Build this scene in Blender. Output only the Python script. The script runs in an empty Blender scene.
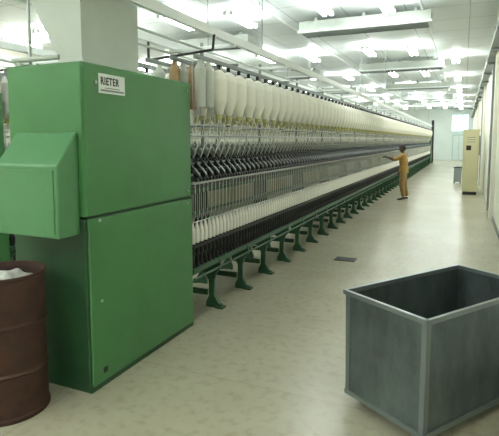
import bpy, math, random
import mathutils
from mathutils import Vector, Matrix
random.seed(4)
S=bpy.context.scene
COL=S.collection
S.view_settings.view_transform='Standard'
S.view_settings.exposure=0.05

# ---------------------------------------------------------------- materials
def mat(name,col,rough=.6,metal=0,noise=None,scale=4,bump=0,emit=None,spec=None,stretch=None):
    m=bpy.data.materials.new(name); m.use_nodes=True
    nt=m.node_tree; b=nt.nodes['Principled BSDF']
    b.inputs['Base Color'].default_value=(*col,1)
    b.inputs['Roughness'].default_value=rough
    b.inputs['Metallic'].default_value=metal
    if spec is not None: b.inputs['Specular IOR Level'].default_value=spec
    if emit:
        b.inputs['Emission Color'].default_value=(*emit[0],1)
        b.inputs['Emission Strength'].default_value=emit[1]
    if noise:
        tc=nt.nodes.new('ShaderNodeTexCoord'); mp=nt.nodes.new('ShaderNodeMapping')
        if stretch: mp.inputs['Scale'].default_value=stretch
        n=nt.nodes.new('ShaderNodeTexNoise'); n.inputs['Scale'].default_value=scale
        n.inputs['Detail'].default_value=6; n.inputs['Roughness'].default_value=.65
        r=nt.nodes.new('ShaderNodeValToRGB')
        r.color_ramp.elements[0].position=.35; r.color_ramp.elements[1].position=.68
        r.color_ramp.elements[0].color=(*noise,1); r.color_ramp.elements[1].color=(*col,1)
        nt.links.new(tc.outputs['Object'],mp.inputs[0]); nt.links.new(mp.outputs[0],n.inputs['Vector'])
        nt.links.new(n.outputs['Fac'],r.inputs[0]); nt.links.new(r.outputs[0],b.inputs['Base Color'])
        if bump:
            bp=nt.nodes.new('ShaderNodeBump'); bp.inputs['Strength'].default_value=bump; bp.inputs['Distance'].default_value=.01
            nt.links.new(n.outputs['Fac'],bp.inputs['Height']); nt.links.new(bp.outputs[0],b.inputs['Normal'])
    return m
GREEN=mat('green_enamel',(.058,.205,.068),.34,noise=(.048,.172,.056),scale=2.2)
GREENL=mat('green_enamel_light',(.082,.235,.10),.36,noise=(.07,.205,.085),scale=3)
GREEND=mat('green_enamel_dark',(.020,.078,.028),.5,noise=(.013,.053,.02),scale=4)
GREENR=mat('green_rail',(.028,.095,.045),.45)
BLACK=mat('black_rubber',(.008,.009,.009),.5)
DARK=mat('dark_steel',(.022,.026,.026),.45,.3)
STEEL=mat('bright_steel',(.50,.52,.52),.3,.8)
GREY=mat('grey_paint',(.22,.25,.24),.5)
DUCT=mat('duct_grey_paint',(.50,.55,.50),.5,noise=(.44,.49,.44),scale=2)
WHITE=mat('white_paint',(.80,.84,.82),.5)
ROV=mat('cotton_roving',(.93,.92,.82),.9,noise=(.89,.88,.77),scale=20)
COP=mat('cotton_yarn',(.93,.92,.84),.9)
TAN=mat('tan_tube',(.42,.27,.15),.7)
PALE=mat('pale_grey_tube',(.55,.57,.52),.7)
YEL=mat('yellow_plastic',(.50,.48,.18),.5)
KHAKI=mat('suction_duct_khaki',(.33,.33,.21),.6,noise=(.25,.25,.16),scale=5)
RUST=mat('rusty_steel',(.065,.022,.012),.7,.1,noise=(.028,.011,.007),scale=7,bump=.3)
RUSTD=mat('rusty_inside',(.04,.02,.015),.9)
FLUFF=mat('cotton_waste',(.75,.74,.70),.95,noise=(.5,.5,.48),scale=18,bump=.8)
GALV=mat('galvanised_sheet',(.18,.22,.22),.36,.65,noise=(.095,.12,.125),scale=5,bump=.12,stretch=(1,1,.5))
GALVR=mat('galvanised_rim',(.24,.28,.28),.35,.65)
CREAM=mat('cream_enamel',(.58,.56,.34),.45)
LAMP=mat('lamp_tube',(1,1,1),.5,emit=((.96,1,.96),50))
WALL=mat('wall_plaster',(.84,.84,.73),.8,noise=(.77,.77,.66),scale=1.5)
WALLF=mat('far_wall_plaster',(.72,.80,.78),.8,noise=(.66,.73,.71),scale=1)
BLUEP=mat('pale_blue_paint',(.42,.60,.60),.6)
GLASS=mat('frosted_pane',(.62,.75,.75),.25,emit=((.8,1,1),1.0))
SKIN=mat('skin',(.10,.05,.03),.55)
SHIRT=mat('ochre_shirt',(.46,.29,.08),.85,noise=(.35,.21,.055),scale=9)
TROU=mat('khaki_trousers',(.36,.24,.09),.85,noise=(.27,.175,.065),scale=9)
HAIR=mat('black_hair',(.01,.009,.008),.6)
SHOE=mat('dark_sandal',(.05,.03,.02),.6)
EYEW=mat('eye_white',(.8,.8,.78),.3)

# floor material
FLOOR=bpy.data.materials.new('concrete_floor'); FLOOR.use_nodes=True
nt=FLOOR.node_tree; b=nt.nodes['Principled BSDF']; b.inputs['Roughness'].default_value=.27
tc=nt.nodes.new('ShaderNodeTexCoord')
n1=nt.nodes.new('ShaderNodeTexNoise'); n1.inputs['Scale'].default_value=.7; n1.inputs['Detail'].default_value=8; n1.inputs['Roughness'].default_value=.62
n2=nt.nodes.new('ShaderNodeTexNoise'); n2.inputs['Scale'].default_value=14; n2.inputs['Detail'].default_value=8
r1=nt.nodes.new('ShaderNodeValToRGB'); r1.color_ramp.elements[0].position=.30; r1.color_ramp.elements[1].position=.68
r1.color_ramp.elements[0].color=(.40,.375,.275,1); r1.color_ramp.elements[1].color=(.49,.465,.355,1)
r2=nt.nodes.new('ShaderNodeValToRGB'); r2.color_ramp.elements[0].position=.30; r2.color_ramp.elements[1].position=.50
r2.color_ramp.elements[0].color=(.86,.85,.83,1); r2.color_ramp.elements[1].color=(1,1,1,1)
bk=nt.nodes.new('ShaderNodeTexBrick'); bk.offset=0
bk.inputs['Color1'].default_value=(1,1,1,1); bk.inputs['Color2'].default_value=(.96,.96,.96,1); bk.inputs['Mortar'].default_value=(.84,.83,.81,1)
bk.inputs['Scale'].default_value=1; bk.inputs['Mortar Size'].default_value=.005; bk.inputs['Brick Width'].default_value=2.4; bk.inputs['Row Height'].default_value=3.0
m1=nt.nodes.new('ShaderNodeMixRGB'); m1.blend_type='MULTIPLY'; m1.inputs[0].default_value=1
m2=nt.nodes.new('ShaderNodeMixRGB'); m2.blend_type='MULTIPLY'; m2.inputs[0].default_value=1
for n in (n1,n2,bk): nt.links.new(tc.outputs['Object'],n.inputs['Vector'])
nt.links.new(n1.outputs['Fac'],r1.inputs[0]); nt.links.new(n2.outputs['Fac'],r2.inputs[0])
nt.links.new(r1.outputs[0],m1.inputs[1]); nt.links.new(r2.outputs[0],m1.inputs[2])
nt.links.new(m1.outputs[0],m2.inputs[1]); nt.links.new(bk.outputs['Color'],m2.inputs[2])
nt.links.new(m2.outputs[0],b.inputs['Base Color'])
# ceiling material
CEIL=bpy.data.materials.new('ceiling_panels'); CEIL.use_nodes=True
nt=CEIL.node_tree; b=nt.nodes['Principled BSDF']; b.inputs['Roughness'].default_value=.5
tc=nt.nodes.new('ShaderNodeTexCoord')
bk=nt.nodes.new('ShaderNodeTexBrick'); bk.offset=0
bk.inputs['Color1'].default_value=(.80,.86,.86,1); bk.inputs['Color2'].default_value=(.76,.82,.82,1); bk.inputs['Mortar'].default_value=(.42,.47,.47,1)
bk.inputs['Scale'].default_value=1; bk.inputs['Mortar Size'].default_value=.012; bk.inputs['Brick Width'].default_value=1.2; bk.inputs['Row Height'].default_value=1.2
nt.links.new(tc.outputs['Object'],bk.inputs['Vector']); nt.links.new(bk.outputs['Color'],b.inputs['Base Color'])

# ---------------------------------------------------------------- mesh builder
class MB:
    def __init__(s): s.v=[];s.f=[];s.m=[];s.sm=[];s.mats=[]
    def mi(s,m):
        if m not in s.mats: s.mats.append(m)
        return s.mats.index(m)
    def add(s,vs,fs,m,smooth=False):
        o=len(s.v); s.v+= [tuple(v) for v in vs]; k=s.mi(m)
        for f in fs: s.f.append(tuple(i+o for i in f)); s.m.append(k); s.sm.append(smooth)
    def box(s,a,b,m):
        x0,x1=sorted((a[0],b[0]));y0,y1=sorted((a[1],b[1]));z0,z1=sorted((a[2],b[2]))
        vs=[(x0,y0,z0),(x1,y0,z0),(x1,y1,z0),(x0,y1,z0),(x0,y0,z1),(x1,y0,z1),(x1,y1,z1),(x0,y1,z1)]
        s.add(vs,[(3,2,1,0),(4,5,6,7),(0,1,5,4),(1,2,6,5),(2,3,7,6),(3,0,4,7)],m)
    def hexa(s,bot,top,m):
        s.add(list(bot)+list(top),[(3,2,1,0),(4,5,6,7),(0,1,5,4),(1,2,6,5),(2,3,7,6),(3,0,4,7)],m)
    def cyl(s,p,q,r,m,n=10,r2=None,smooth=True):
        p=Vector(p);q=Vector(q);d=(q-p).normalized(); r2=r if r2 is None else r2
        u=d.orthogonal().normalized(); w=d.cross(u)
        vs=[]
        for c,rr in((p,r),(q,r2)):
            for i in range(n):
                a=2*math.pi*i/n; vs.append(c+u*math.cos(a)*rr+w*math.sin(a)*rr)
        s.add(vs,[(i,(i+1)%n,n+(i+1)%n,n+i) for i in range(n)],m,smooth)
        s.add(vs,[tuple(range(n-1,-1,-1)),tuple(range(n,2*n))],m)
    def lathe(s,c,prof,m,n=14):
        vs=[]
        for r,z in prof:
            for i in range(n):
                a=2*math.pi*i/n; vs.append((c[0]+r*math.cos(a),c[1]+r*math.sin(a),c[2]+z))
        for k in range(len(prof)-1):
            mm=m[k] if isinstance(m,(list,tuple)) else m
            s.add(vs[k*n:(k+2)*n],[(i,(i+1)%n,n+(i+1)%n,n+i) for i in range(n)],mm,True)
    def prism(s,poly,y0,y1,m):
        n=len(poly)
        vs=[(x,y0,z) for x,z in poly]+[(x,y1,z) for x,z in poly]
        s.add(vs,[tuple(range(n)),tuple(range(2*n-1,n-1,-1))]+[(i,n+i,n+(i+1)%n,(i+1)%n) for i in range(n)],m)
    def mesh(s,name):
        me=bpy.data.meshes.new(name); me.from_pydata(s.v,[],s.f)
        for m in s.mats: me.materials.append(m)
        me.polygons.foreach_set('material_index',s.m); me.polygons.foreach_set('use_smooth',s.sm)
        me.update(); return me
    def obj(s,name,parent=None,loc=(0,0,0),bevel=0,array=None):
        o=bpy.data.objects.new(name,s.mesh(name)); COL.objects.link(o); o.location=loc
        if parent: o.parent=parent
        if bevel:
            md=o.modifiers.new('b','BEVEL'); md.width=bevel; md.segments=2; md.limit_method='ANGLE'
        if array: arr(o,*array)
        return o
def arr(o,count,step):
    md=o.modifiers.new('a','ARRAY'); md.use_relative_offset=False; md.use_constant_offset=True
    md.constant_offset_displace=(0,step,0); md.count=count
def empty(name,loc=(0,0,0)):
    e=bpy.data.objects.new(name,None); COL.objects.link(e); e.location=loc; return e

# ---------------------------------------------------------------- room
XL,XR,Y0,Y1,H=-12,.62,-3.5,45,4.4
def slab(name,a,b,m):
    k=MB(); k.box(a,b,m); return k.obj(name)
slab('floor',(XL,Y0,-.1),(XR,Y1,0),FLOOR)
slab('ceiling',(XL,Y0,H),(XR,Y1,H+.1),CEIL)
slab('wall_left',(XL-.15,Y0,-.1),(XL,Y1,H+.1),WALL)
slab('wall_far',(XL-.15,Y1,-.1),(XR+.15,Y1+.15,H+.1),WALLF)
slab('wall_back',(XL-.15,Y0-.15,-.1),(XR+.15,Y0,H+.1),WALL)
k=MB(); k.box((XR,Y0,-.1),(XR+.15,Y1,H+.1),WALL)
for y in (11.5,18.5,25.5,32.5): k.box((XR-.07,y,0),(XR+.01,y+.45,H),WALL)
k.obj('wall_right')
slab('baseboard_right',(XR-.012,Y0,0),(XR-.0005,11.5,.1),GREY)
YD=Y1-.025
k=MB(); k.box((-.95,YD-.08,0),(.1,YD,2.2),BLUEP); k.box((-.87,YD-.1,.05),(-.45,YD-.07,2.1),WALLF); k.box((-.4,YD-.1,.05),(.02,YD-.07,2.1),WALLF)
k.cyl((-.48,YD-.13,1.0),(-.48,YD-.13,1.2),.015,STEEL); k.obj('door_1')
k=MB(); k.box((-1.1,Y1-.06,2.4),(.3,Y1,3.9),BLUEP)
for i in range(3):
    for j in range(2): k.box((-1.04+i*.45,Y1-.08,2.46+j*.72),(-.64+i*.45,Y1-.05,3.12+j*.72),GLASS)
k.obj('window_1')

# lights
k=MB()
rows=[-.35,-1.45,-2.6,-4.4,-5.75,-7.6,-9.2,-10.8]
for xi,x in enumerate(rows):
    for j in range(9):
        y=-1.1+5.15*j+(.35 if xi%2 else 0)
        z=H-.17
        if xi==0:
            if j<3: continue
            y+=2.4
        k.hexa([(x-.035,y-.65,z+.035),(x+.035,y-.65,z+.035),(x+.035,y+.65,z+.035),(x-.035,y+.65,z+.035)],
               [(x-.03,y-.65,z+.08),(x+.03,y-.65,z+.08),(x+.03,y+.65,z+.08),(x-.03,y+.65,z+.08)],WHITE)
        for dx in(-.075,.075):
            k.cyl((x+dx,y-.6,z),(x+dx,y+.6,z),.033,LAMP,8)
            for e in(-.62,.62): k.box((x+dx*.4,y+e-.02,z-.035),(x+dx*1.4,y+e+.02,z+.05),WHITE)
        for e in(-.45,.45): k.cyl((x,y+e,z+.08),(x,y+e,H),.008,GREY,6)
k.obj('fluorescent_ceiling_lights')

# air diffusers
def diffuser(x0,x1,y):
    k=MB(); z0,z1=4.02,4.28
    k.box((x0,y,z0+.06),(x1,y+.5,z1),DUCT)
    k.box((x0-.03,y-.03,z0+.02),(x1+.03,y+.53,z0+.06),WHITE)
    for i in range(4): k.box((x0+.05,y+.05+i*.12,z0-.005),(x1-.05,y+.07+i*.12,z0+.02),GREY)
    for x in(x0+.3,(x0+x1)/2,x1-.3):
        k.cyl((x,y+.25,z1-.01),(x,y+.25,H),.05,DUCT,10)
    k.obj('ceiling_air_diffuser')
for y in (4.0,10.4,16.9,23.3,29.7,36.1):
    diffuser(-3.4,-.7,y); diffuser(-7.2,-4.9,y+.6); diffuser(-11,-8.5,y+.6)
k=MB()
for x,z,r in((-.85,4.3,.03),(-3.75,4.3,.03)):
    k.cyl((x,Y0,z),(x,Y1,z),r,WHITE,8)
    for y in range(-3,45,3): k.cyl((x,y,z),(x,y,H),.008,GREY,6)
k.obj('ceiling_service_pipes')
k=MB()
for x in(.585,):
    for y in (13.2,20.5,27): 
        k.cyl((x,y,0),(x,y,H),.03,GREY,8)
        for z in(.5,1.8,3.1): k.box((x-.04,y-.015,z),(XR,y+.015,z+.03),STEEL)
k.obj('wall_downpipes')
k=MB(); k.box((.42,-3,3.55),(.6,44.5,3.57),GREY); k.box((.42,-3,3.57),(.43,44.5,3.64),GREY)
for y in range(-3,44,2): k.box((.42,y,3.5),(XR,y+.03,3.55),GREY)
for i in range(4): k.cyl((.46+.035*i,-3,3.585),(.46+.035*i,44.5,3.585),.013,BLACK,6)
k.obj('wall_cable_tray')

# ---------------------------------------------------------------- spinning frame
ME=38.0; MS=3.8
def build_frame():
    L=[]
    k=MB()
    k.box((-.315,2.47,.03),(.315,3.8,2.19),GREEND)
    k.box((-.33,2.45,0),(.33,3.8,.06),GREEND)
    L.append(('headstock_core',k,0,None))
    k=MB()
    k.box((.31,2.462,1.215),(.332,3.79,2.22),GREEN)
    k.box((-.332,2.462,1.215),(-.31,3.79,2.22),GREEN)
    k.box((.31,2.462,.04),(.34,3.79,1.195),GREEN)
    k.box((-.34,2.462,.04),(-.31,3.79,1.195),GREEN)
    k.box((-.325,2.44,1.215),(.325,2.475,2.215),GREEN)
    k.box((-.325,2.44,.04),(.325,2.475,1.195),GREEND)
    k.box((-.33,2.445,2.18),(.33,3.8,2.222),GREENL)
    L.append(('headstock_doors',k,.008,None))
    k=MB()
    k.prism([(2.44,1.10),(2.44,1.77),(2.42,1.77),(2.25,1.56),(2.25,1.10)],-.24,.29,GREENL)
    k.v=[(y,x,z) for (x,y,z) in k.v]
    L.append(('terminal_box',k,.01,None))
    k=MB()
    k.box((-.21,2.244,1.13),(.26,2.2505,1.53),GREENL)
    for y,z in((2.56,1.18),(3.7,1.16),(2.56,.62),(2.56,2.1),(3.72,2.15),(3.72,1.27)):
        k.cyl((.335,y,z),(.348,y,z),.011,STEEL,10)
    k.box((.338,2.56,.10),(.342,2.6,.14),BLACK)
    L.append(('door_fasteners',k,0,None))
    k=MB(); k.box((.33,2.60,2.035),(.337,2.87,2.165),WHITE); L.append(('name_plate',k,0,None))
    k=MB(); k.box((.337,2.615,2.048),(.3385,2.855,2.06),GREY); k.box((.337,2.66,2.068),(.3385,2.81,2.074),GREY)
    L.append(('name_plate_lines',k,0,None))
    k=MB()
    def rect(x0,x1,y0,y1,z): return [(x0,y0,z),(x1,y0,z),(x1,y1,z),(x0,y1,z)]
    k.hexa(rect(.12,.29,2.50,3.10,2.22),rect(-.38,.29,2.50,3.10,3.05),DUCT)
    k.hexa(rect(-.38,.29,2.50,3.10,3.05),rect(-.38,.29,2.50,3.10,H),DUCT)
    k.box((-.4,2.48,3.03),(.31,3.12,3.07),DUCT)
    k.box((.10,2.485,2.22),(.31,3.12,2.245),DUCT)
    L.append(('exhaust_duct',k,0,None))
    k=MB()
    k.cyl((-.33,2.5,2.27),(.10,2.5,2.27),.018,DUCT,10); k.cyl((-.28,2.5,2.22),(-.28,2.5,2.27),.018,DUCT,8)
    k.cyl((-.22,2.55,2.22),(-.22,2.55,2.7),.012,STEEL,8)
    L.append(('conduit_pipe',k,0,None))
    k=MB()
    for s in(1,-1):
        k.box((s*.26,MS,.485),(s*.345,ME,.53),GREENR)
        k.cyl((s*.355,MS,.44),(s*.355,ME,.44),.010,GREENR,8)
        k.box((s*.245,MS,.725),(s*.35,ME,.742),DARK)
        k.cyl((s*.34,MS,.965),(s*.34,ME,.965),.006,STEEL,6)
        k.box((s*.20,MS,1.0),(s*.225,ME,1.03),GREENR)
        k.box((s*.08,MS,1.22),(s*.30,ME,1.27),DARK)
        k.box((s*.29,MS,1.235),(s*.325,ME,1.26),GREENR)
        k.cyl((s*.335,MS,1.325),(s*.335,ME,1.325),.014,STEEL,8)
        k.cyl((s*.29,MS,1.40),(s*.29,ME,1.40),.014,STEEL,8)
        k.cyl((s*.23,MS,1.50),(s*.23,ME,1.50),.014,STEEL,8)
        k.hexa([(s*.12,MS,1.27),(s*.27,MS,1.27),(s*.27,ME,1.27),(s*.12,ME,1.27)],
               [(s*.08,MS,1.60),(s*.14,MS,1.60),(s*.14,ME,1.60),(s*.08,ME,1.60)],DARK)
        k.cyl((s*.17,MS,1.63),(s*.17,ME,1.63),.012,STEEL,8)
        k.cyl((s*.33,MS,1.76),(s*.33,ME,1.76),.008,STEEL,6)
        k.cyl((s*.28,MS,1.86),(s*.28,ME,1.86),.008,STEEL,6)
        for x in(.13,.38):
            k.box((s*x-.018,MS,2.44),(s*x+.018,ME,2.475),GREY)
        k.box((s*.36-.025,MS-1.5,2.70),(s*.36+.025,ME,2.78),WHITE)
        k.cyl((s*.20,MS-1.0,2.60),(s*.20,ME,2.60),.012,DUCT,8)
    k.box((-.035,MS,.62),(.035,ME,1.25),KHAKI)
    k.box((-.13,MS,.36),(.13,ME,.60),GREEND)
    L.append(('long_rails',k,0,None))
    foot=[(.10,.50),(.25,.53),(.345,.53),(.36,.47),(.36,.42),(.31,.37),(.285,.28),(.285,.13),(.335,.05),(.37,.04),(.37,0),(.19,0),(.19,.05),(.225,.12),(.225,.28),(.18,.36),(.10,.38)]
    k=MB(); k.prism(foot,4.30,4.335,GREENR); k.prism([(-x,z) for x,z in foot[::-1]],4.30,4.335,GREENR)
    k.box((-.2,4.31,.12),(.2,4.33,.18),GREEND)
    for s in(1,-1): k.box((s*.31,4.28,0),(s*.39,4.36,.02),GREEND)
    L.append(('frame_feet',k,0,(int((ME-4.5)/.7),.7)))
    k=MB(); k.prism([(-.24,.6),(.24,.6),(.2,1.25),(.12,1.6),(-.12,1.6),(-.2,1.25)],4.32,4.34,GREEND)
    L.append(('section_plates',k,0,(int((ME-4.5)/1.6),1.6)))
    k=MB()
    k.cyl((0,4.6,1.55),(0,4.6,2.74),.02,GREY,8); k.cyl((.2,4.6,1.55),(.2,4.6,2.46),.013,STEEL,8); k.cyl((-.2,4.6,1.55),(-.2,4.6,2.46),.013,STEEL,8)
    k.box((-.42,4.585,2.475),(.42,4.615,2.50),GREY); k.box((-.39,4.58,2.67),(.39,4.62,2.70),WHITE)
    k.box((-.34,4.59,1.855),(.34,4.61,1.87),GREY)
    L.append(('creel_posts',k,0,(int((ME-4.7)/1.6),1.6)))
    k=MB()
    for s in(1,-1): k.cyl((s*.36,5.4,2.78),(s*.36,5.4,H),.006,GREY,6)
    L.append(('rail_hangers',k,0,(4,9.6)))
    prof=[(.0,-.52),(.026,-.52),(.03,-.475),(.036,-.47),(.050,-.43),(.078,-.35),(.082,-.30),(.082,-.14),(.060,-.075),(.03,-.05),(.018,-.045),(.018,0)]
    mm=[BLACK,YEL,COP,ROV,ROV,ROV,ROV,ROV,COP,COP,BLACK]
    step=.25; n=int((ME-4.9)/step)
    for i,(x,off) in enumerate(((.38,.66),(.13,.56),(-.13,.66),(-.38,.56))):
        k=MB(); k.lathe((x,MS+off,2.44),prof,mm,16)
        L.append(('roving_bobbins_row',k,0,(n,step)))
    k=MB()
    small=[(.0,-.42),(.03,-.42),(.035,-.08),(.02,-.04),(.012,0)]
    for j,(x,dy,m) in enumerate(((.38,.09,PALE),(.38,.25,PALE),(.38,.45,ROV),(.13,.06,TAN),(.13,.20,PALE),(.13,.36,TAN),(-.13,.2,PALE),(-.13,.42,ROV),(-.38,.12,PALE),(-.38,.34,ROV))):
        if m is ROV: k.lathe((x,MS+dy,2.44),prof,mm,14)
        else: k.lathe((x,MS+dy,2.44),[(r*1.5,z) for r,z in small],m,12)
    L.append(('part_used_tubes',k,0,None))
    k=MB()
    for s in(1,-1):
        k.cyl((s*.37,3.86,1.95),(s*.33,3.86,1.76),.0035,ROV,4); k.cyl((s*.33,3.86,1.76),(s*.22,3.86,1.53),.0035,ROV,4)
        k.cyl((s*.27,3.93,2.44),(s*.28,3.93,1.80),.004,STEEL,4); k.cyl((s*.28,3.93,1.80),(s*.20,3.93,1.56),.0035,ROV,4)
    L.append(('roving_strands',k,0,(int((ME-3.9)/.14),.14)))
    k=MB()
    for s in(1,-1):
        def bar(x0,z0,x1,z1,y0,y1,t,m):
            k.hexa([(s*x0,y0,z0),(s*x1,y0,z1),(s*x1,y1,z1),(s*x0,y1,z0)],[(s*(x0+t*.5),y0,z0+t),(s*(x1+t*.5),y0,z1+t),(s*(x1+t*.5),y1,z1+t),(s*(x0+t*.5),y1,z0+t)],m)
        bar(.13,1.60,.34,1.35,3.88,3.915,.04,DARK)
        bar(.155,1.63,.22,1.545,3.885,3.91,.05,GREY)
        bar(.30,1.43,.345,1.375,3.88,3.91,.03,GREY)
        for dy in(0,.065):
            k.cyl((s*.35,3.84+dy,1.355),(s*.35,3.875+dy,1.355),.02,BLACK,8)
            k.cyl((s*.30,3.84+dy,1.43),(s*.30,3.875+dy,1.43),.02,BLACK,8)
            k.cyl((s*.24,3.84+dy,1.53),(s*.24,3.875+dy,1.53),.02,BLACK,8)
        k.cyl((s*.325,3.86,1.29),(s*.20,3.86,1.255),.012,GREY,6)
    L.append(('drafting_arms',k,0,(int((ME-3.95)/.13),.13)))
    k=MB(); g=.08
    for s in(1,-1):
        x=s*.305
        k.lathe((x,3.85,0),[(.0,.52),(.02,.52),(.02,.58),(.011,.60),(.011,.64),(.024,.65),(.024,.70),(.012,.71),(.012,.745)],BLACK,8)
        k.lathe((x,3.85,0),[(.012,.742),(.022,.75),(.025,.77),(.025,.87),(.013,.935),(.009,.955),(0,.957)],COP,8)
        k.cyl((x,3.85,.745),(x,3.85,.757),.03,DARK,8)
        k.cyl((x,3.85,.95),(s*.335,3.85,1.01),.0022,COP,4); k.cyl((s*.335,3.85,1.01),(s*.34,3.85,1.32),.003,COP,4)
        k.box((s*.20,3.848,1.005),(s*.345,3.852,1.012),STEEL)
        k.cyl((s*.21,3.87,.53),(s*.21,3.87,1.23),.005,STEEL,4)
        k.box((s*.24,3.82,.50),(s*.26,3.88,.62),DARK)
    L.append(('spindles',k,0,(int((ME-3.9)/g),g)))
    k=MB(); k.box((-.34,ME,0),(.34,ME+1.2,1.9),GREEND); k.box((-.36,ME+.05,.1),(.36,ME+1.15,1.0),GREEN)
    k.cyl((.36,ME+1.35,0),(.36,ME+1.35,3.2),.10,BLACK,12)
    L.append(('tailstock',k,.01,None))
    k=MB()
    k.cyl((-.36,4.15,2.52),(.37,4.15,2.57),.013,BLACK,8); k.cyl((.37,4.15,2.57),(.385,4.15,2.71),.013,BLACK,8)
    k.cyl((-.36,4.15,2.52),(-.36,4.15,2.72),.013,BLACK,8)
    L.append(('blow_pipe',k,0,None))
    return L
L=build_frame()
meshes=[(n,k.mesh(n),bv,ar) for n,k,bv,ar in L]
txt=bpy.data.curves.new('lettering','FONT'); txt.body='RIETER'; txt.size=.07; txt.extrude=.001; txt.offset=.002; txt.space_character=1.12
txt.materials.append(BLACK)
for i,x in enumerate((-2.58,-4.93,-7.3)):
    e=empty('ring_spinning_frame',(x,0,0))
    for n,me,bv,ar in meshes:
        o=bpy.data.objects.new(n,me); COL.objects.link(o); o.parent=e
        if bv:
            md=o.modifiers.new('b','BEVEL'); md.width=bv; md.segments=2; md.limit_method='ANGLE'
        if ar: arr(o,*ar)
    t=bpy.data.objects.new('lettering',txt); COL.objects.link(t); t.parent=e
    t.matrix_local=Matrix(((0,0,1,.3375),(.80,0,0,2.615),(0,1,0,2.093),(0,0,0,1)))

# ---------------------------------------------------------------- rusty drum
k=MB(); R=.24; c=(-2.64,2.12,0)
prof=[(0,.02),(R-.01,.02),(R+.008,.0),(R+.008,.02),(R,.035),(R,.28),(R+.01,.295),(R,.31),(R,.58),(R+.01,.595),(R,.61),(R,.87),(R+.012,.88),(R+.012,.90),(R-.004,.90),(R-.008,.87)]
k.lathe(c,prof,RUST,40); k.lathe(c,[(R-.008,.87),(R-.008,.05),(0,.05)],RUSTD,40)
e=empty('rusty_drum'); k.obj('barrel',e)
k=MB(); vs=[];n=28
for ring in range(9):
    r=(R-.03)*(1-ring/8)
    for i in range(n):
        a=2*math.pi*i/n; x=r*math.cos(a); y=r*math.sin(a)
        h=.80+(.08*(1-(r/R)**2) if ring else 0)+.04*mathutils.noise.noise(Vector((x*14,y*14,0)))
        vs.append((c[0]+x,c[1]+y,h-(.0 if ring else .25)))
fs=[(r*n+i,r*n+(i+1)%n,(r+1)*n+(i+1)%n,(r+1)*n+i) for r in range(8) for i in range(n)]
k.add(vs,fs,FLUFF,True); k.obj('cotton_waste',e)

# ---------------------------------------------------------------- metal cart
e=empty('sheet_metal_cart',(-.66,3.06,0)); 
ux=Vector((.83,-.557,0)); e.rotation_euler=(0,0,math.atan2(ux.y,ux.x))
W,LL,Z0,Z1=.62,1.17,.07,.75; t=.006
k=MB()
bo=[(t,t,Z0),(W-t,t,Z0),(W-t,LL-t,Z0),(t,LL-t,Z0)]; to=[(0,0,Z1),(W,0,Z1),(W,LL,Z1),(0,LL,Z1)]
k.add(bo+to,[(3,2,1,0),(0,1,5,4),(1,2,6,5),(2,3,7,6),(3,0,4,7)],GALV)
o=k.obj('bin_body',e); md=o.modifiers.new('s','SOLIDIFY'); md.thickness=.006; md.offset=-1
k=MB(); w=.018
for a,b in(((-w,-w),(W+w,.006)),((-w,LL-.006),(W+w,LL+w)),((-w,-w),(.006,LL+w)),((W-.006,-w),(W+w,LL+w))):
    k.box((a[0],a[1],Z1-.025),(b[0],b[1],Z1+.006),GALVR)
k.obj('rim',e,bevel=.004)
k=MB()
for (xb,yb),(xt,yt) in(((t,t),(0,0)),((W-t,t),(W,0)),((W-t,LL-t),(W,LL)),((t,LL-t),(0,LL))):
    sx=1 if xt>0 else -1; sy=1 if yt>0 else -1
    for (dx,dy) in((.035,.004),(.004,.035)):
        q=[(0,0),(1,0),(1,1),(0,1)]
        k.hexa([(xb+sx*.004-sx*dx*i,yb+sy*.004-sy*dy*j,Z0) for i,j in q],[(xt+sx*.004-sx*dx*i,yt+sy*.004-sy*dy*j,Z1) for i,j in q],GALVR)
z=Z0+.02
k.box((t-.005,t-.012,z-.03),(W-t+.005,t,z),GALVR); k.box((t-.005,LL-t,z-.03),(W-t+.005,LL-t+.012,z),GALVR)
k.box((t-.012,t,z-.03),(t,LL-t,z),GALVR); k.box((W-t,t,z-.03),(W-t+.012,LL-t,z),GALVR)
k.obj('corner_angles',e)
k=MB()
for x in(.1,W-.1):
    for y in(.14,LL-.14):
        k.cyl((x-.012,y,.03),(x+.012,y,.03),.03,BLACK,16); k.box((x-.02,y-.015,.025),(x-.014,y+.015,Z0),STEEL); k.box((x+.014,y-.015,.025),(x+.02,y+.015,Z0),STEEL); k.box((x-.03,y-.03,Z0-.01),(x+.03,y+.03,Z0),STEEL)
k.obj('castors',e)

# ---------------------------------------------------------------- floor drain
k=MB(); k.box((-1.66,6.75,0),(-1.36,6.98,.006),DARK)
for i in range(7): k.box((-1.64+.04*i,6.77,.006),(-1.62+.04*i,6.96,.010),BLACK)
k.obj('floor_drain_grate')

# ---------------------------------------------------------------- electrical cabinet
k=MB(); x0,x1,y0,y1=-.02,.42,16.7,17.5
k.box((x0,y0,.1),(x1,y1,2.0),CREAM); k.box((x0-.02,y0-.02,2.0),(x1+.02,y1+.02,2.05),CREAM); k.box((x0+.02,y0+.02,0),(x1-.02,y1-.02,.1),DARK)
k.box((x0-.015,y0+.03,.16),(x0,y1-.03,1.95),CREAM); k.box((x0+.03,y0-.015,.16),(x1-.03,y0,1.95),CREAM)
k.box((x0+.08,y0-.022,1.4),(x0+.22,y0-.012,1.55),DARK); k.box((x0+.06,y0-.03,1.0),(x0+.08,y0-.012,1.15),STEEL)
for z in(1.65,1.72,1.79): k.box((x0+.1,y0-.02,z),(x1-.1,y0-.012,z+.02),GREY)
k.obj('electrical_cabinet',bevel=.006)
k=MB(); k.box((-.34,20.9,.06),(-.06,21.2,.62),GREY); k.box((-.36,20.88,.62),(-.04,21.22,.66),DARK)
for x in(-.31,-.09):
    for y in(20.94,21.16): k.cyl((x,y,0),(x,y,.06),.02,BLACK,8)
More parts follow.
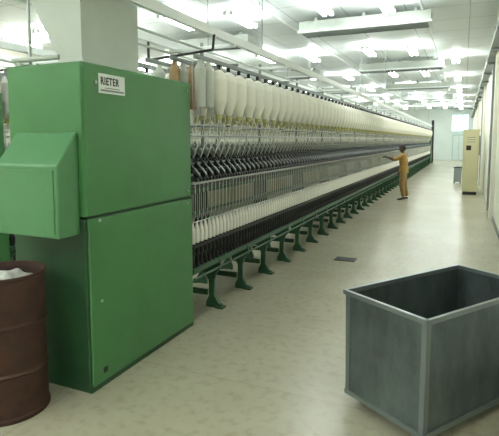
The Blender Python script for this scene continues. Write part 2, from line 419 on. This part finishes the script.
k.cyl((-.2,21.05,.66),(-.2,21.05,.72),.03,STEEL,8)
k.obj('waste_bin')
k=MB(); k.box((.50,22.0,1.1),(.62,22.6,1.9),GREY); k.box((.49,22.04,1.15),(.50,22.56,1.85),WHITE); k.box((.48,22.1,1.45),(.49,22.14,1.55),BLACK)
k.obj('wall_switch_box')

# ---------------------------------------------------------------- worker
def skinned(name,verts,edges,rad,level=2):
    me=bpy.data.meshes.new(name); me.from_pydata(verts,edges,[]); o=bpy.data.objects.new(name,me); COL.objects.link(o)
    o.modifiers.new('s','SKIN'); 
    sv=me.skin_vertices[0].data
    for i,r in enumerate(rad):
        sv[i].radius=r if isinstance(r,tuple) else (r,r); sv[i].use_root=(i==0)
    sd=o.modifiers.new('d','SUBSURF'); sd.levels=level; sd.render_levels=level
    dg=bpy.context.evaluated_depsgraph_get()
    nm=bpy.data.meshes.new_from_object(o.evaluated_get(dg)); 
    o.modifiers.clear(); o.data=nm
    for p in nm.polygons: p.use_smooth=True
    return o
W_=empty('textile_worker',(-1.56,14.5,0))
V=[(0,0,.85),(0,0,.98),(-.015,0,1.12),(-.02,0,1.23),(-.03,0,1.33),(-.045,0,1.40),
   (-.02,-.12,1.275),(-.03,-.175,1.26),(-.23,-.19,1.16),(-.45,-.14,1.23),
   (-.02,.12,1.275),(-.01,.18,1.25),(.03,.215,1.00),(-.12,.20,.80),
   (0,-.085,.80),(-.04,-.10,.45),(.03,-.10,.09),(0,.085,.80),(.02,.10,.44),(.10,.10,.09)]
E=[(0,1),(1,2),(2,3),(3,4),(4,5),(3,6),(6,7),(7,8),(8,9),(3,10),(10,11),(11,12),(12,13),(0,14),(14,15),(15,16),(0,17),(17,18),(18,19)]
Rr=[(.13,.13),(.125,.125),(.14,.14),(.125,.125),.056,.05,.082,.07,.055,.030,.082,.07,.055,.030,.10,.078,.058,.10,.078,.058]
body=skinned('body',V,E,Rr); body.parent=W_
for m in(SKIN,SHIRT,TROU): body.data.materials.append(m)
for p in body.data.polygons:
    c=p.center
    if c.z>1.345: i=0
    elif c.z<.75: i=2
    elif c.z<.86 and abs(c.y)<.17 and c.x>-.11: i=2
    elif c.x<-.27 and c.z>1.05: i=0
    elif c.y>.155 and c.z<.98: i=0
    else: i=1
    p.material_index=i
k=MB(); k.lathe((0,0,0),[(.10,1.0),(.128,.97),(.137,.90),(.146,.79),(.142,.785),(.13,.88)],SHIRT,20); o=k.obj('shirt_hem',W_); o.scale=(.92,1.14,1)
k=MB(); vs=[];nu,nv=24,16
for j in range(nv+1):
    th=math.pi*j/nv
    for i in range(nu):
        a=2*math.pi*i/nu; x=math.sin(th)*math.cos(a);y=math.sin(th)*math.sin(a);z=math.cos(th)
        px,py,pz=x*.092,y*.074,z*.112
        if z<0: px=px*(1-.22*(-z))-.012*(-z); py*=1-.28*(-z)
        if x<-.8 and abs(y)<.25 and -.35<z<.1: px-=.018*(1-abs(y)/.25)
        if x<-.7 and abs(y)>.2 and .0<z<.22: px+=.006
        vs.append((px,py,pz))
k.add(vs,[(j*nu+i,(j+1)*nu+i,(j+1)*nu+(i+1)%nu,j*nu+(i+1)%nu) for j in range(nv) for i in range(nu)],SKIN,True)
for s in(1,-1):
    k.lathe((-.074,s*.03,.012),[(0,-.007),(.008,-.004),(.010,0),(.008,.004),(0,.007)],EYEW,8)
    k.lathe((-.081,s*.03,.012),[(0,-.004),(.004,0),(0,.004)],HAIR,6)
    k.hexa([(-.086,s*.016,.027),(-.076,s*.016,.027),(-.066,s*.044,.027),(-.078,s*.044,.027)],[(-.086,s*.016,.033),(-.076,s*.016,.033),(-.066,s*.044,.033),(-.078,s*.044,.033)],HAIR)
    k.lathe((.004,s*.074,-.005),[(0,-.032),(.012,-.02),(.018,.005),(.016,.024),(0,.032)],SKIN,8)
k.box((-.079,-.018,-.057),(-.065,.018,-.051),RUSTD)
hv=[]
for j in range(12):
    for i in range(nu):
        a=2*math.pi*i/nu; f=-math.cos(a)
        lim=.62-.27*max(0,f+.15)**.6 if f>-.15 else .62
        th=math.pi*lim*j/11
        x=math.sin(th)*math.cos(a);y=math.sin(th)*math.sin(a);z=math.cos(th)
        hv.append((x*.099+.002,y*.080,z*.119+.002))
k.add(hv,[(j*nu+i,(j+1)*nu+i,(j+1)*nu+(i+1)%nu,j*nu+(i+1)%nu) for j in range(11) for i in range(nu)],HAIR,True)
o=k.obj('head',W_,(-.055,0,1.475)); o.rotation_euler=(0,math.radians(-6),0)
def hand(name,w,d,up,side):
    w=Vector(w);d=Vector(d).normalized();sd=d.cross(Vector(up)).normalized()*side; n=d.cross(sd).normalized()
    if n.z>0: n=-n
    vs=[w,w+d*.045,w+d*.085];es=[(0,1),(1,2)];rs=[.026,(.030),(.030)]
    for q,(off,ln) in enumerate(((-.030,.070),(-.010,.080),(.010,.075),(.028,.058))):
        b=w+d*.085+sd*off; i=len(vs)
        vs+=[b,b+d*ln*.45+n*.008,b+d*ln*.75+n*.03,b+d*ln*.85+n*.05]; es+=[(2,i),(i,i+1),(i+1,i+2),(i+2,i+3)]; rs+=[.010,.009,.0085,.007]
    i=len(vs); b=w+d*.035-sd*.03
    vs+=[b,b+d*.03-sd*.025+n*.01,b+d*.06-sd*.028+n*.02]; es+=[(1,i),(i,i+1),(i+1,i+2)]; rs+=[.012,.010,.008]
    o=skinned(name,[tuple(v) for v in vs],es,rs,1); o.data.materials.append(SKIN); o.parent=W_
hand('hand_left',(-.44,-.142,1.228),(-.22,.05,.05),(0,0,1),1)
hand('hand_right',(-.11,.201,.815),(-.12,0,-.2),(0,1,0),1)
for nm,x,y in(('foot_left',.03,-.10),('foot_right',.10,.10)):
    o=skinned(nm,[(x+.03,y,.04),(x,y,.075),(x-.07,y,.045),(x-.14,y,.03),(x-.19,y,.025)],[(0,1),(1,2),(2,3),(3,4)],[.03,.036,.034,.032,.022],2)
    o.data.materials.append(SHOE); o.parent=W_
    zm=min(v.co.z for v in o.data.vertices); o.location.z=-zm

# ---------------------------------------------------------------- world, camera
w=bpy.data.worlds.new('w'); S.world=w; w.use_nodes=True
w.node_tree.nodes['Background'].inputs[0].default_value=(.8,.9,.9,1); w.node_tree.nodes['Background'].inputs[1].default_value=.3
cd=bpy.data.cameras.new('camera'); cam=bpy.data.objects.new('camera',cd); COL.objects.link(cam); S.camera=cam
cam.location=(0,0,1.72); cam.rotation_euler=(math.radians(90-5.53),0,math.radians(23.8))
cd.lens=35; cd.sensor_width=36; cd.shift_y=-31/499; cd.clip_end=200; cd.clip_start=.05
